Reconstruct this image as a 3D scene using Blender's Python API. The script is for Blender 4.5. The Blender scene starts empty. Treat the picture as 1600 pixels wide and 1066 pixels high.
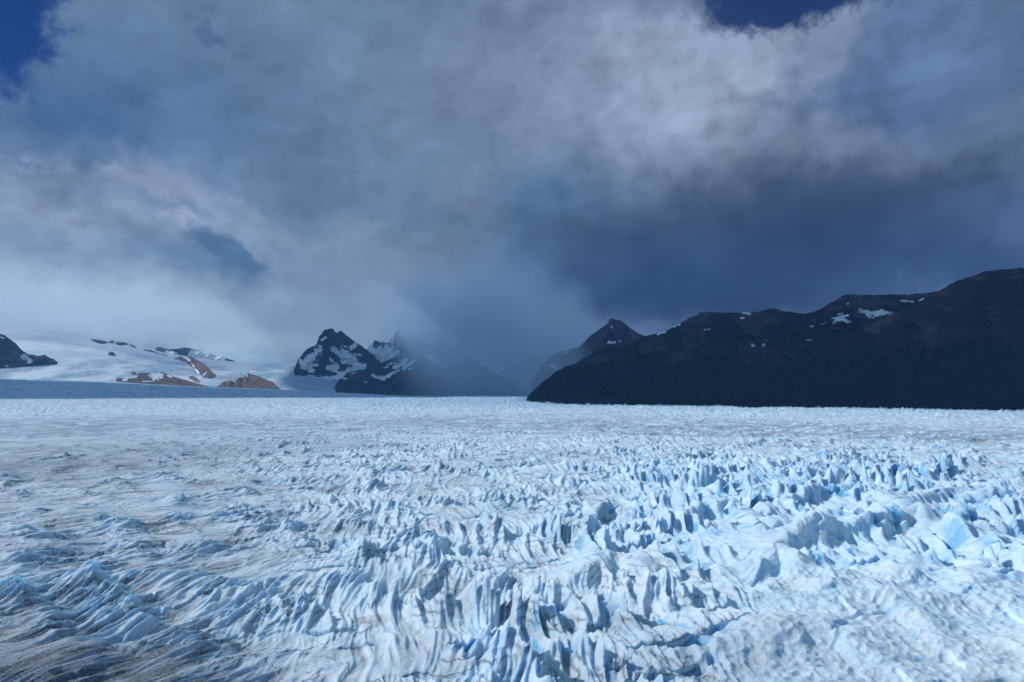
import bpy, math, random
import numpy as np

sc = bpy.context.scene
R = math.radians
# ------------------------------------------------------------------ camera
H = 120.0            # camera height above the ice
F = 1067.0           # focal length in pixels of the 1600 px wide photograph
PITCH = R(3.86)
cam = bpy.data.cameras.new("camera")
cam.sensor_width = 36.0
cam.lens = 36.0 * F / 1600.0
cam.clip_start = 1.0
cam.clip_end = 120000.0
co = bpy.data.objects.new("camera", cam)
co.location = (0, 0, H)
co.rotation_euler = (R(90) + PITCH, 0, 0)
sc.collection.objects.link(co)
sc.camera = co
CP, SP = math.cos(PITCH), math.sin(PITCH)


def ray(px, py):
    a = 533.0 - py
    return (px - 800.0, F * CP - a * SP, F * SP + a * CP)


def az_el(px, py):
    x, y, z = ray(px, py)
    return math.degrees(math.atan2(x, y)), math.degrees(math.atan2(z, math.hypot(x, y)))


def project(x, y, z):
    """world -> photograph pixels (used to know where on a slope its snow lies)"""
    zz = z - H
    d = y * CP + zz * SP
    u = zz * CP - y * SP
    return 800.0 + F * x / d, 533.0 - F * u / d


# ------------------------------------------------------------------ light
SUN_AZ, SUN_EL = -74.0, 38.0        # degrees, azimuth from +Y towards +X
sun = bpy.data.lights.new("sun", 'SUN')
sun.energy = 3.5
sun.angle = R(0.53)
sun.color = (1.0, 0.97, 0.93)
so = bpy.data.objects.new("sun", sun)
sv = (math.sin(R(SUN_AZ)) * math.cos(R(SUN_EL)), math.cos(R(SUN_AZ)) * math.cos(R(SUN_EL)), math.sin(R(SUN_EL)))
from mathutils import Vector
so.rotation_euler = Vector(sv).to_track_quat('Z', 'Y').to_euler()
so.location = (-300, 200, 400)
sc.collection.objects.link(so)

sc.view_settings.view_transform = 'Standard'
sc.view_settings.look = 'None'
sc.view_settings.exposure = 0.0
sc.view_settings.gamma = 1.0
sc.cycles.volume_bounces = 3
sc.cycles.max_bounces = 4
sc.cycles.diffuse_bounces = 2
sc.cycles.glossy_bounces = 1
sc.cycles.volume_max_steps = 64
sc.cycles.use_denoising = True


def lin(c):
    o = []
    c = (c[0] * 1.02, c[1] * 1.025, c[2] * .98)
    for v in c:
        v = v / 255.0
        o.append(v / 12.92 if v <= 0.04045 else ((v + 0.055) / 1.055) ** 2.4)
    return (*o, 1.0)


# ------------------------------------------------------------------ sky
w = bpy.data.worlds.new("World")
sc.world = w
w.use_nodes = True
NT = w.node_tree
NT.nodes.clear()


class NB:
    """small helper to write node graphs"""
    def __init__(s, nt):
        s.nt = nt

    def n(s, t, **k):
        nd = s.nt.nodes.new(t)
        for a, b in k.items():
            setattr(nd, a, b)
        return nd

    def put(s, sock, v):
        if isinstance(v, bpy.types.NodeSocket):
            s.nt.links.new(v, sock)
        elif isinstance(v, (tuple, list)) and len(v) == 3 and sock.type == 'RGBA':
            sock.default_value = (*v, 1)
        else:
            sock.default_value = v

    def m(s, op, a, b=None, c=None, clamp=False):
        nd = s.n('ShaderNodeMath', operation=op, use_clamp=clamp)
        s.put(nd.inputs[0], a)
        if b is not None: s.put(nd.inputs[1], b)
        if c is not None: s.put(nd.inputs[2], c)
        return nd.outputs[0]

    def v(s, op, a, b=None, scale=None):
        nd = s.n('ShaderNodeVectorMath', operation=op)
        s.put(nd.inputs[0], a)
        if b is not None: s.put(nd.inputs[1], b)
        if scale is not None: s.put(nd.inputs[3], scale)
        return nd.outputs[1] if op in ('LENGTH', 'DOT_PRODUCT') else nd.outputs[0]

    def mr(s, val, a, b, c=0.0, d=1.0, smooth=True):
        nd = s.n('ShaderNodeMapRange', interpolation_type='SMOOTHSTEP' if smooth else 'LINEAR')
        for i, x in enumerate((val, a, b, c, d)):
            s.put(nd.inputs[i], x)
        return nd.outputs[0]

    def mix(s, f, a, b, mode='MIX'):
        nd = s.n('ShaderNodeMix', data_type='RGBA', blend_type=mode)
        s.put(nd.inputs[0], f)
        s.put(nd.inputs[6], a)
        s.put(nd.inputs[7], b)
        return nd.outputs[2]

    def noise(s, vec, scale, detail=4, rough=0.5, dist=0.0, lac=2.0):
        nd = s.n('ShaderNodeTexNoise')
        s.put(nd.inputs['Vector'], vec)
        nd.inputs['Scale'].default_value = scale
        nd.inputs['Detail'].default_value = detail
        nd.inputs['Roughness'].default_value = rough
        nd.inputs['Distortion'].default_value = dist
        nd.inputs['Lacunarity'].default_value = lac
        return nd

    def comb(s, x, y, z):
        nd = s.n('ShaderNodeCombineXYZ')
        for i, q in enumerate((x, y, z)):
            s.put(nd.inputs[i], q)
        return nd.outputs[0]


def build_sky():
    B = NB(NT)
    tc = B.n('ShaderNodeTexCoord')
    sep = B.n('ShaderNodeSeparateXYZ')
    NT.links.new(tc.outputs['Generated'], sep.inputs[0])
    X, Y, Z = sep.outputs
    az = B.m('MULTIPLY', B.m('ARCTAN2', X, Y), 57.2958)
    el = B.m('MULTIPLY', B.m('ARCSINE', Z), 57.2958)
    P = B.comb(az, el, 0.0)                     # azimuth / elevation in degrees
    # two scales of warping give the blobs torn, billowing edges
    n1 = B.noise(P, 0.055, 3, 0.5).outputs['Color']
    n2 = B.noise(P, 0.24, 6, 0.55).outputs['Color']
    w1 = B.v('SCALE', B.v('SUBTRACT', n1, (0.5, 0.5, 0.5)), scale=14.0)
    w2 = B.v('SCALE', B.v('SUBTRACT', n2, (0.5, 0.5, 0.5)), scale=6.5)
    w1 = B.v('MULTIPLY', w1, (1.3, 0.6, 0.0))
    w2 = B.v('MULTIPLY', w2, (1.2, 0.8, 0.0))
    Q = B.v('ADD', B.v('ADD', P, w1), w2)
    Q2 = B.v('ADD', P, w2)
    col = lin((100, 121, 152))
    #       px    py    rx   ry  rot  colour           strength soft  warp
    blobs = [
        (160, 185, 280, 120, 0, (60, 92, 140), .9, 0),
        (230, 60, 240, 70, 0, (88, 112, 148), .75, 0),
        (430, 170, 260, 120, 0, (90, 114, 148), .8, 0),
        (560, 50, 250, 80, 0, (95, 119, 150), .8, 0),
        (800, 120, 320, 170, 0, (108, 124, 154), .9, 0),
        (520, 330, 220, 60, 0, (90, 116, 146), .7, 0),
        (110, 340, 300, 100, 8, (142, 158, 186), .95, 0),
        (60, 420, 240, 60, 0, (100, 128, 162), .8, 0),
        (180, 285, 120, 40, 5, (116, 133, 166), .8, 1),
        (300, 300, 90, 45, 10, (96, 118, 154), .6, 1),
        (255, 290, 60, 22, -15, (138, 148, 178), .7, 1),
        (300, 352, 60, 14, -25, (146, 156, 186), .7, 1),
        (160, 262, 40, 14, 0, (134, 144, 176), .6, 1),
        (15, 155, 50, 25, 0, (118, 138, 168), .6, 1),
        (350, 320, 190, 26, -22, (128, 141, 172), .7, 1),
        (560, 430, 460, 85, 0, (124, 140, 168), .95, 0),
        (330, 400, 130, 45, -12, (88, 114, 148), .85, 0),
        (420, 405, 130, 20, -28, (125, 139, 170), .7, 1),
        (350, 384, 66, 26, -18, (72, 99, 134), .95, 1),
        (120, 475, 460, 70, 0, (164, 186, 210), .95, 0),
        (80, 500, 300, 30, 0, (142, 172, 200), .6, 0),
        (340, 510, 300, 65, 0, (160, 184, 208), .9, 0),
        (600, 500, 260, 55, 0, (122, 142, 168), .85, 0),
        (1120, 170, 430, 210, -6, (122, 136, 168), .95, 0),
        (1040, 130, 220, 120, -10, (144, 156, 186), .8, 1),
        (1270, 90, 130, 55, 5, (158, 172, 202), .95, 1),
        (1200, 60, 200, 40, 5, (138, 152, 184), .7, 1),
        (900, 200, 150, 130, 40, (120, 134, 166), .6, 1),
        (1400, 215, 260, 90, 0, (118, 131, 160), .8, 1),
        (1480, 110, 240, 120, -8, (76, 98, 140), .9, 1),
        (1560, 30, 160, 80, 0, (92, 114, 152), .8, 0),
        (1560, 240, 110, 90, 0, (100, 119, 154), .8, 1),
        (1080, 250, 300, 50, 0, (118, 131, 160), .6, 1),
        (760, 290, 100, 50, 0, (112, 128, 158), .8, 1),
        (890, 320, 170, 90, 0, (78, 107, 142), .9, 0),
        (1250, 390, 560, 135, 0, (39, 51, 77), 1.0, 0),
        (1300, 330, 320, 70, 0, (48, 63, 94), .8, 0),
        (1010, 440, 260, 110, 0, (38, 58, 98), .95, 0),
        (1180, 450, 320, 60, 0, (32, 45, 74), .9, 0),
        (1480, 420, 240, 60, -8, (44, 62, 100), .9, 0),
        (1600, 340, 160, 60, 0, (72, 92, 132), .8, 0),
        (800, 440, 110, 130, 0, (80, 110, 148), .75, 0),
        (740, 520, 130, 90, 0, (104, 128, 156), .85, 0),
        (860, 560, 120, 60, 0, (72, 100, 140), .8, 0),
        (1035, 515, 60, 10, -4, (80, 94, 124), .6, 1),
        (1470, 452, 50, 8, -20, (74, 90, 124), .7, 1),
    ]
    for (px, py, rx, ry, rot, c, st, sharp) in blobs:
        a, e = az_el(px, py)
        mp = B.n('ShaderNodeMapping', vector_type='TEXTURE')
        NT.links.new(Q2 if sharp else Q, mp.inputs['Vector'])
        mp.inputs['Location'].default_value = (a, e, 0)
        mp.inputs['Rotation'].default_value = (0, 0, R(rot))
        k = 53.7 / 1000
        mp.inputs['Scale'].default_value = (rx * k, ry * k, 1)
        ln = B.v('LENGTH', mp.outputs[0])
        f = B.mr(ln, 1.05 if sharp else 1.25, 0.45 if sharp else 0.0, 0.0, st)
        col = B.mix(f, col, lin(c))
    # fine structure: billows and wisps
    st = B.v('MULTIPLY', B.v('ADD', P, B.v('SCALE', w1, scale=.25)), (1.0, 1.35, 1.0))
    d1 = B.noise(st, 0.11, 8, 0.52).outputs['Fac']
    d2 = B.noise(B.v('ADD', st, (31.0, 7.0, 2.0)), 0.5, 6, 0.6).outputs['Fac']
    det = B.m('ADD', B.m('MULTIPLY', B.m('SUBTRACT', d1, .5), 0.8), B.m('MULTIPLY', B.m('SUBTRACT', d2, .5), 0.28))
    # relief of the cloud underside: density difference towards the sun gives rims
    d1s = B.noise(B.v('ADD', st, (-.8, .6, 0)), 0.11, 8, 0.52).outputs['Fac']
    rel = B.m('MULTIPLY', B.m('SUBTRACT', d1, d1s), 0.9)
    # puffed cumulus: creases between rounded billows on the big bright cloud
    d3 = B.noise(B.v('ADD', P, B.v('SCALE', w2, scale=.35)), 0.17, 3, 0.5).outputs['Fac']
    puff = B.mr(B.m('ABSOLUTE', B.m('SUBTRACT', d3, .5)), 0, .13)
    pm = 0.0
    for (px, py, rx, ry) in [(1160, 150, 400, 190), (240, 320, 260, 90), (1500, 260, 160, 70)]:
        a, e = az_el(px, py)
        dd = B.v('LENGTH', B.v('MULTIPLY', B.v('SUBTRACT', Q2, (a, e, 0)), (1 / (rx * .0537), 1 / (ry * .0537), 1)))
        pm = B.m('MAXIMUM', pm, B.mr(dd, 1.1, .4))
    det = B.m('ADD', det, B.m('MULTIPLY', pm, B.m('MULTIPLY', B.m('SUBTRACT', puff, .45), .17)))
    rel = B.m('MULTIPLY', rel, B.m('ADD', .65, B.m('MULTIPLY', pm, .6)))
    # crisp-edged layers: torn sheets lighter and darker than what lies behind them
    e1 = B.noise(B.v('ADD', B.v('MULTIPLY', P, (1, 1.5, 1)), (12.0, 3.0, 0)), 0.085, 9, 0.60).outputs['Fac']
    e2 = B.noise(B.v('ADD', B.v('MULTIPLY', P, (1, 1.7, 1)), (77.0, 23.0, 0)), 0.12, 9, 0.62).outputs['Fac']
    lay = B.m('SUBTRACT', B.m('MULTIPLY', B.mr(e1, .49, .58), .10), B.m('MULTIPLY', B.mr(e2, .51, .59), .09))
    det = B.m('ADD', det, lay)
    gain = B.m('ADD', 1.0, B.m('ADD', det, rel))
    gain = B.m('MAXIMUM', gain, 0.35)
    col = B.mix(1.0, col, B.comb(gain, gain, gain), 'MULTIPLY')
    # where there is no cloud: the clear sky
    sky = B.n('ShaderNodeTexSky', sky_type='NISHITA')
    sky.sun_disc = False
    sky.sun_elevation = R(SUN_EL)
    sky.sun_rotation = R(SUN_AZ)
    sky.altitude = 300
    sky.air_density = 1.0
    sky.dust_density = 0.3
    sky.ozone_density = 3.0
    clear = B.v('SCALE', sky.outputs[0], scale=0.085)
    deep = B.v('MULTIPLY', clear, (0.020, 0.10, 0.33))      # polarised, deep blue holes low in the sky
    hole = 0.0
    n3 = B.noise(P, 0.55, 6, 0.62).outputs['Color']
    w3 = B.v('MULTIPLY', B.v('SUBTRACT', n3, (0.5, 0.5, 0.5)), (6.0, 5.0, 0.0))
    Q3 = B.v('ADD', P, w3)
    for (px, py, rx, ry, rot, s0) in [(-30, 25, 80, 108, -20, .98), (330, 66, 24, 12, -30, .28), (1240, -12, 145, 44, 0, .95),
                                  (14, 246, 34, 6, -8, .25)]:
        a, e = az_el(px, py)
        mp = B.n('ShaderNodeMapping', vector_type='TEXTURE')
        NT.links.new(Q3, mp.inputs['Vector'])
        mp.inputs['Location'].default_value = (a, e, 0)
        mp.inputs['Rotation'].default_value = (0, 0, R(rot))
        k = 53.7 / 1000
        mp.inputs['Scale'].default_value = (rx * k, ry * k, 1)
        ln = B.v('LENGTH', mp.outputs[0])
        hole = B.m('MAXIMUM', hole, B.mr(ln, 1.25, 0.70, 0, s0))
    col = B.mix(hole, col, deep)
    # overhead and behind the camera the cover is broken: patches of open sky
    br = B.noise(P, 0.05, 4, 0.55).outputs['Fac']
    up = B.mr(el, 33.0, 48.0)
    bk = B.mr(B.m('ABSOLUTE', az), 48.0, 75.0)
    op = B.m('MULTIPLY', B.m('MAXIMUM', up, bk), B.mr(br, 0.36, 0.5))
    brightcloud = B.mix(B.m('MAXIMUM', up, bk), col, lin((178, 222, 246)))
    col = B.mix(op, brightcloud, clear)
    bg = B.n('ShaderNodeBackground')
    NT.links.new(col, bg.inputs[0])
    bg.inputs[1].default_value = 1.07
    out = B.n('ShaderNodeOutputWorld')
    NT.links.new(bg.outputs[0], out.inputs[0])


build_sky()
w.cycles.sampling_method = 'MANUAL'
w.cycles.sample_map_resolution = 512
sc.cycles.use_adaptive_sampling = True
sc.cycles.adaptive_threshold = 0.02

# ------------------------------------------------------------------ noise
_rng = np.random.RandomState(7)
_perm = _rng.permutation(256).astype(np.int32)
_perm = np.concatenate([_perm, _perm])
_ga = _rng.rand(256) * 2 * np.pi
_gx = np.cos(_ga).astype(np.float32)
_gy = np.sin(_ga).astype(np.float32)


def perlin(x, y, seed=0):
    x = x.astype(np.float32) + seed * 17.31
    y = y.astype(np.float32) - seed * 9.73
    xi = np.floor(x); yi = np.floor(y)
    xf = x - xi; yf = y - yi
    xi = xi.astype(np.int32) & 255; yi = yi.astype(np.int32) & 255
    u = xf * xf * xf * (xf * (xf * 6 - 15) + 10)
    v = yf * yf * yf * (yf * (yf * 6 - 15) + 10)
    x1 = (xi + 1) & 255; y1 = (yi + 1) & 255
    a = _perm[xi]; b = _perm[x1]
    aa = _perm[a + yi]; ab = _perm[a + y1]; ba = _perm[b + yi]; bb = _perm[b + y1]
    n00 = _gx[aa] * xf + _gy[aa] * yf
    n10 = _gx[ba] * (xf - 1) + _gy[ba] * yf
    n01 = _gx[ab] * xf + _gy[ab] * (yf - 1)
    n11 = _gx[bb] * (xf - 1) + _gy[bb] * (yf - 1)
    p = n00 + u * (n10 - n00)
    q = n01 + u * (n11 - n01)
    return (p + v * (q - p)) * 1.55


def fbm(x, y, oct=4, seed=0, gain=0.5):
    s = 0; a = 1; t = 0
    for i in range(oct):
        s = s + a * perlin(x * 2 ** i, y * 2 ** i, seed + i * 3)
        t += a; a *= gain
    return s / t


def ridged(x, y, oct=4, seed=0, gain=0.5, pw=1.6):
    s = 0; a = 1; t = 0; wgt = 1
    for i in range(oct):
        n = (1 - np.minimum(np.abs(perlin(x * 2.05 ** i, y * 2.05 ** i, seed + i * 5)) * 1.5, 1)) ** pw
        s = s + a * n * wgt
        wgt = np.clip(n * 1.3, 0, 1)
        t += a; a *= gain
    return s / t


def sst(x, a, b):
    t = np.clip((x - a) / (b - a), 0, 1)
    return t * t * (3 - 2 * t)


# ------------------------------------------------------------------ mesh helpers
def grid_mesh(name, X, Y, Z, mat, attrs=None, wrap=False, parent=None, smooth=True):
    r, c = X.shape
    V = np.stack([X, Y, Z], -1).reshape(-1, 3).astype(np.float32)
    i = np.arange(r * c).reshape(r, c)
    if wrap:
        i = np.concatenate([i, i[:, :1]], 1)
    q = np.stack([i[:-1, :-1], i[:-1, 1:], i[1:, 1:], i[1:, :-1]], -1).reshape(-1, 4)
    me = bpy.data.meshes.new(name)
    me.vertices.add(len(V))
    me.vertices.foreach_set('co', V.ravel())
    n = len(q)
    me.loops.add(n * 4)
    me.loops.foreach_set('vertex_index', q.ravel().astype(np.int32))
    me.polygons.add(n)
    me.polygons.foreach_set('loop_start', np.arange(0, n * 4, 4, dtype=np.int32))
    me.polygons.foreach_set('loop_total', np.full(n, 4, dtype=np.int32))
    me.polygons.foreach_set('use_smooth', np.full(n, smooth, dtype=bool))
    me.update(calc_edges=True)
    for k, a in (attrs or {}).items():
        at = me.attributes.new(k, 'FLOAT', 'POINT')
        at.data.foreach_set('value', a.ravel().astype(np.float32))
    me.materials.append(mat)
    o = bpy.data.objects.new(name, me)
    sc.collection.objects.link(o)
    if parent is not None:
        o.parent = parent
    return o


def tag(o, label=None, cat=None, kind=None, group=None):
    if label: o['label'] = label
    if cat: o['category'] = cat
    if kind: o['kind'] = kind
    if group: o['group'] = group
    return o


def material(name):
    m = bpy.data.materials.new(name)
    m.use_nodes = True
    m.node_tree.nodes.clear()
    B = NB(m.node_tree)
    b = B.n('ShaderNodeBsdfPrincipled')
    o = B.n('ShaderNodeOutputMaterial')
    m.node_tree.links.new(b.outputs[0], o.inputs[0])
    return m, B, b


def attr(B, name):
    a = B.n('ShaderNodeAttribute')
    a.attribute_name = name
    return a.outputs['Fac']


# ------------------------------------------------------------------ ice material
def ice_material():
    m, B, b = material('glacier_ice')
    geo = B.n('ShaderNodeNewGeometry')
    P = geo.outputs['Position']
    dirt = attr(B, 'dirt'); blue = attr(B, 'blue'); line = attr(B, 'line'); grey = attr(B, 'grey')
    n1 = B.noise(P, 0.03, 5, .6).outputs['Fac']
    n2 = B.noise(P, 0.9, 5, .65).outputs['Fac']
    n3 = B.noise(P, 0.16, 4, .6, 1.0).outputs['Fac']
    white = B.mix(B.mr(n1, .35, .65), (.62, .79, .90), (.74, .83, .90))
    white = B.mix(B.m('MULTIPLY', B.mr(n3, .50, .72), .6), white, (.38, .64, .86))
    c = B.mix(B.m('MULTIPLY', grey, B.mr(n2, .2, .7, .6, 1.0)), white, (.26, .33, .42))
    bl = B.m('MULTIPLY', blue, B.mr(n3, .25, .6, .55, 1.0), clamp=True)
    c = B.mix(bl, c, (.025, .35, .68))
    dk = B.m('MULTIPLY', dirt, B.mr(n2, .3, .62, .45, 1.0), clamp=True)
    c = B.mix(dk, c, (.055, .062, .075))
    lk = B.m('MULTIPLY', line, B.mr(n2, .25, .6, .4, 1.0), clamp=True)
    c = B.mix(lk, c, (.045, .045, .05))
    B.put(b.inputs['Base Color'], c)
    b.inputs['Roughness'].default_value = .55
    b.inputs['IOR'].default_value = 1.31
    b.inputs['Specular IOR Level'].default_value = .35
    b.subsurface_method = 'BURLEY'
    b.inputs['Subsurface Weight'].default_value = .8
    b.inputs['Subsurface Radius'].default_value = (.35, .9, 1.6)
    b.inputs['Subsurface Scale'].default_value = 2.2
    bp = B.n('ShaderNodeBump')
    bp.inputs['Distance'].default_value = 1.0
    bp.inputs['Strength'].default_value = .75
    hh = B.m('ADD', B.m('MULTIPLY', n2, .55), B.m('MULTIPLY', B.noise(P, .35, 6, .62).outputs['Fac'], 1.1))
    fr = attr(B, 'distant')
    hh = B.m('ADD', hh, B.m('MULTIPLY', fr, B.m('MULTIPLY', B.noise(P, .035, 6, .7).outputs['Fac'], 34)))
    B.put(bp.inputs['Height'], hh)
    B.put(b.inputs['Normal'], bp.outputs[0])
    return m


ICE = ice_material()


# ------------------------------------------------------------------ the glacier
def ground_pt(px, py, z=0.0):
    x, y, zz = ray(px, py)
    k = (z - H) / zz
    return x * k, y * k


FIELD_CREST = [(-420, 500), (-200, 506), (0, 513), (60, 514), (100, 517), (140, 524), (200, 536), (260, 552), (310, 559), (350, 564), (420, 568), (480, 566), (560, 590), (640, 612)]
FIELD_FOOT = [(-420, 592), (0, 592), (150, 596), (300, 604), (450, 609), (540, 614), (640, 618)]
FY0, FY1 = [(-420, 9000), (0, 9300), (640, 9700)], [(-420, 12500), (0, 13200), (350, 13800), (640, 11500)]


def glacier_far_rise(x, y):
    # on the left the sheet climbs to the foot of the icefield
    s = x / np.maximum(y, 1)
    px = 800 + 1069 * np.clip(s, -1.3, 1.3)
    y0 = np.interp(px, [p[0] for p in FY0], [p[1] for p in FY0])
    pf = np.interp(px, [p[0] for p in FIELD_FOOT], [p[1] for p in FIELD_FOOT])
    a = 533.0 - pf
    z0 = np.maximum(H + (F * SP + a * CP) / (F * CP - a * SP) * y0, 0)
    k = sst(y, 7500, 11000) / .5 * np.where(y < y0, 1, 1)
    t = np.clip((y - 7500) / (y0 - 7500), 0, 1)
    dip = 18 * np.exp(-((y - 7900) / 350) ** 2) * sst(-s, .0, .3)
    return (z0 * t ** 1.15 - dip) * (y > 0)


def glacier():
    # polar sheet, cells about as long as wide and growing with distance
    azd = np.arange(-43, 43.001, 0.078)
    out = [46]
    while out[-1] < 180: out.append(out[-1] + 0.5 + (out[-1] - 46) * 0.08)
    out = np.array(out[:-1])
    az = np.radians(np.concatenate([-out[::-1], azd, out]))
    rr = [8.0]
    while rr[-1] < 14500:
        r = rr[-1]
        st = 0.20 if r < 170 else (0.06 if r < 215 else (0.0021 if r < 1400 else 0.0021 + 0.0022 * min(1, (r - 1400) / 3000)))
        rr.append(r * (1 + st))
    rr = np.array(rr)
    A, Rr = np.meshgrid(az, rr)
    x = (np.sin(A) * Rr).astype(np.float32)
    y = (np.cos(A) * Rr).astype(np.float32)
    # where things lie, from positions read on the photograph
    r = Rr.astype(np.float32)
    s = np.tan(np.clip(A, -1.2, 1.2))        # -0.75 .. 0.75 across the field seen
    lr = np.log(r)
    # region weights -------------------------------------------------
    wob = fbm(x / 260, y / 260, 3, 11)
    wob2 = fbm(x / 900, y / 900, 3, 12)
    left = sst(-s - 0.18 + wob * .12 - sst(r, 400, 1500) * .12, -0.08, 0.38)     # quiet dirty ice, left foreground
    far = sst(r, 1100, 2300)
    rightdome = sst(s + wob * .10, 0.22, 0.36) * sst(620 + wob * 110 - r, 0, 140)   # smooth swells, right foreground
    serac = sst(s + wob * .15, -0.06, 0.34) * sst(r, 380, 520) * (1 - sst(r, 900 + 250 * wob, 1500))
    mid = sst(r, 560, 760) * (1 - sst(s, .0, .30))
    amp = 7.6 * (1 - .42 * mid) * (1 - .30 * left) * (1 - .62 * rightdome) + 5.0 * serac
    amp = amp * (1 - .50 * far) * (1 + .35 * wob) + sst(r, 2600, 4600) * 4.5 + 5 * np.exp(-((y - 7450) / 420) ** 2)
    # swirling warp ----------------------------------------------------
    wx = 22 * perlin(x / 130, y / 130, 1) + 3.2 * perlin(x / 30, y / 30, 2)
    wy = 22 * perlin(x / 130, y / 130, 3) + 3.2 * perlin(x / 30, y / 30, 4)
    xw = x + wx; yw = y + wy
    K = .74
    xk = x / K + wx * 1.1; yk = y / K + wy * 1.1

    # blades run away from the viewer in the middle and bend to the right on the left side
    def rot(deg):
        c_, s_ = math.cos(R(deg)), math.sin(R(deg))
        return xk * c_ + yk * s_, -xk * s_ + yk * c_
    u, v = rot(98)
    u2, v2 = rot(68)
    u3, v3 = rot(32)
    wl = left * (1 - sst(r, 480, 700)); wf3 = left * sst(r, 480, 700); wc = 1 - left

    def blades(lu, lv, sd, pw, o=1):
        return (ridged(u / lu, v / lv, o, sd, .4, pw) * wc + ridged(u2 / lu, v2 / lv * 1.1, o, sd + 2, .4, pw) * wl
                + ridged(u3 / lu, v3 / lv, o, sd + 4, .4, pw) * wf3)
    pkn = ridged(xk / 58, yk / 70, 2, 21, .5, 1.35)

    # chains of peaks: crest lines that cross the flow, running down to the right
    def chain(line_deg, spacing, sd):
        g_ = R(line_deg + 90)
        c = (x * math.cos(g_) + y * math.sin(g_) + wx * 1.3) / spacing + .85 * fbm(x / 150, y / 150, 2, sd)
        f = c - np.floor(c)
        p = np.where(f < .6, f / .6, (1 - f) / .4)
        along = .68 + .55 * sst(perlin(x / 48, y / 48, sd + 7), -.45, .45)
        return (p * p * (3 - 2 * p)) * .5 * along + p ** 2.5 * .5 * along
    chw = sst(s + wob * .1, .10, .30)
    ch = chain(-52, 58, 47) * (1 - chw) + chain(-14, 62, 49) * chw
    chm = .75 * (1 - .55 * rightdome) * (1 - sst(r, 1100, 2200))
    pk = pkn * (1 - chm) + ch * chm
    b1 = blades(92, 16, 24, 1.5, 2)
    b2 = blades(52, 5.6, 31, 1.3, 1) * (1 - .5 * far) + .25 * far
    big = fbm(x / 210, y / 150, 3, 41)
    mod = .35 + 1.0 * sst(fbm(xw / 95, yw / 80, 2, 43), -.40, .40)
    h = amp * mod * (1.35 * (pk - .4) + (1 - .75 * rightdome) * (1.0 * (b1 - .45) * (.45 + pk) + (.40 + .16 * left) * (b2 - .5) * (.5 + pk)))
    h += big * (8 + 4 * serac) * (1 - .35 * far)
    # big swells on the right with fluted faces towards the viewer
    swell = np.zeros_like(h)
    flute = .5 + .5 * perlin(x / 9.0 + wx / 30, y / 60, 51)
    for pts, hh, wf, wb in [
        ([(1180, 850), (1215, 812), (1290, 800), (1370, 792), (1430, 790), (1490, 812), (1545, 830), (1610, 850), (1750, 872)], 23, 17, 34),
        ([(1040, 790), (1090, 775), (1140, 768), (1185, 800)], 14, 13, 26),
        ([(1195, 775), (1260, 752), (1330, 750), (1390, 765), (1430, 792)], 15, 14, 26),
        ([(1400, 765), (1480, 752), (1560, 758), (1660, 775)], 15, 14, 26),
        ([(1380, 882), (1430, 872), (1490, 880), (1545, 915)], 11, 24, 60),
        ([(1520, 905), (1560, 890), (1600, 893), (1700, 915)], 12, 16, 40),
        ([(1130, 850), (1170, 842), (1230, 858), (1290, 900)], 13, 22, 46),
        ([(880, 880), (930, 850), (985, 852), (1020, 885)], 13, 20, 22),
        ([(905, 800), (940, 772), (985, 782)], 12, 10, 16),
        ([(1190, 985), (1260, 965), (1330, 975), (1390, 1010)], 8, 14, 30),
        ([(1290, 925), (1350, 905), (1420, 935), (1480, 985)], 6, 16, 30),
    ]:
        g = [ground_pt(a, b_ + 14, hh * .55) for a, b_ in pts]
        best = np.full(h.shape, 1e9, np.float32); side = np.zeros_like(h); hgt = np.zeros_like(h)
        L = len(g) - 1
        for k in range(L):
            (x0, y0), (x1, y1) = g[k], g[k + 1]
            dx, dy = x1 - x0, y1 - y0
            l2 = dx * dx + dy * dy
            t = np.clip(((xw * .25 + x * .75 - x0) * dx + (yw * .25 + y * .75 - y0) * dy) / l2, 0, 1)
            ex = xw * .25 + x * .75 - x0 - t * dx
            ey = yw * .25 + y * .75 - y0 - t * dy
            d = np.hypot(ex, ey)
            m_ = d < best
            best = np.where(m_, d, best)
            side = np.where(m_, np.sign(ex * dy - ey * dx), side)     # +1 in front (towards the camera)
            tt = (k + t) / L
            hgt = np.where(m_, np.sin(np.pi * (0.08 + .84 * tt)) ** .5, hgt)
        wloc = np.where(side > 0, wf * .55 * (.7 + 1.0 * flute), wb * .62)
        prof = np.exp(-(best / wloc) ** np.where(side > 0, 2.2, 1.7))
        swell = np.maximum(swell, hh * hgt * prof * (.78 + .45 * perlin(x / 26, y / 26, 53)))
    keep = 1 - np.clip(swell / 16, 0, .62)
    h = h * keep + swell
    # pitted, melted skin
    near = 1 - sst(r, 700, 1500)
    rgh = .25 + .75 * np.maximum(rightdome, sst(fbm(x / 70, y / 70, 2, 60), .0, .35))
    h += near * rgh * (.75 * fbm(x / 5.5, y / 5.5, 3, 61) + (.4 + .7 * rightdome) * ridged(x / 7.0, y / 7.0, 2, 63))
    # narrow crevasses cut into the ice
    cz = ridged(xw / 75 + .3, yw / 30, 2, 71, .4, 1)
    cut = sst(cz, .80, .965) * (1 - .7 * left) * (1 - .8 * far) * sst(fbm(x / 60, y / 60, 2, 73), -.1, .3) * (1 - .5 * rightdome)
    h -= cut * 9
    z = h + glacier_far_rise(x, y)
    fade = sst(r, 60, 200)
    z = z * fade
    # the sheet dips out of sight under the viewpoint's own slope
    # lean of the blades away from the light: steep right faces, long left faces
    lean = np.clip(h, -4, 16) * .36 * (1 - far) * (1 - .6 * rightdome) * fade
    X = x + lean * .9
    Y = y - lean * .35
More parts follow.
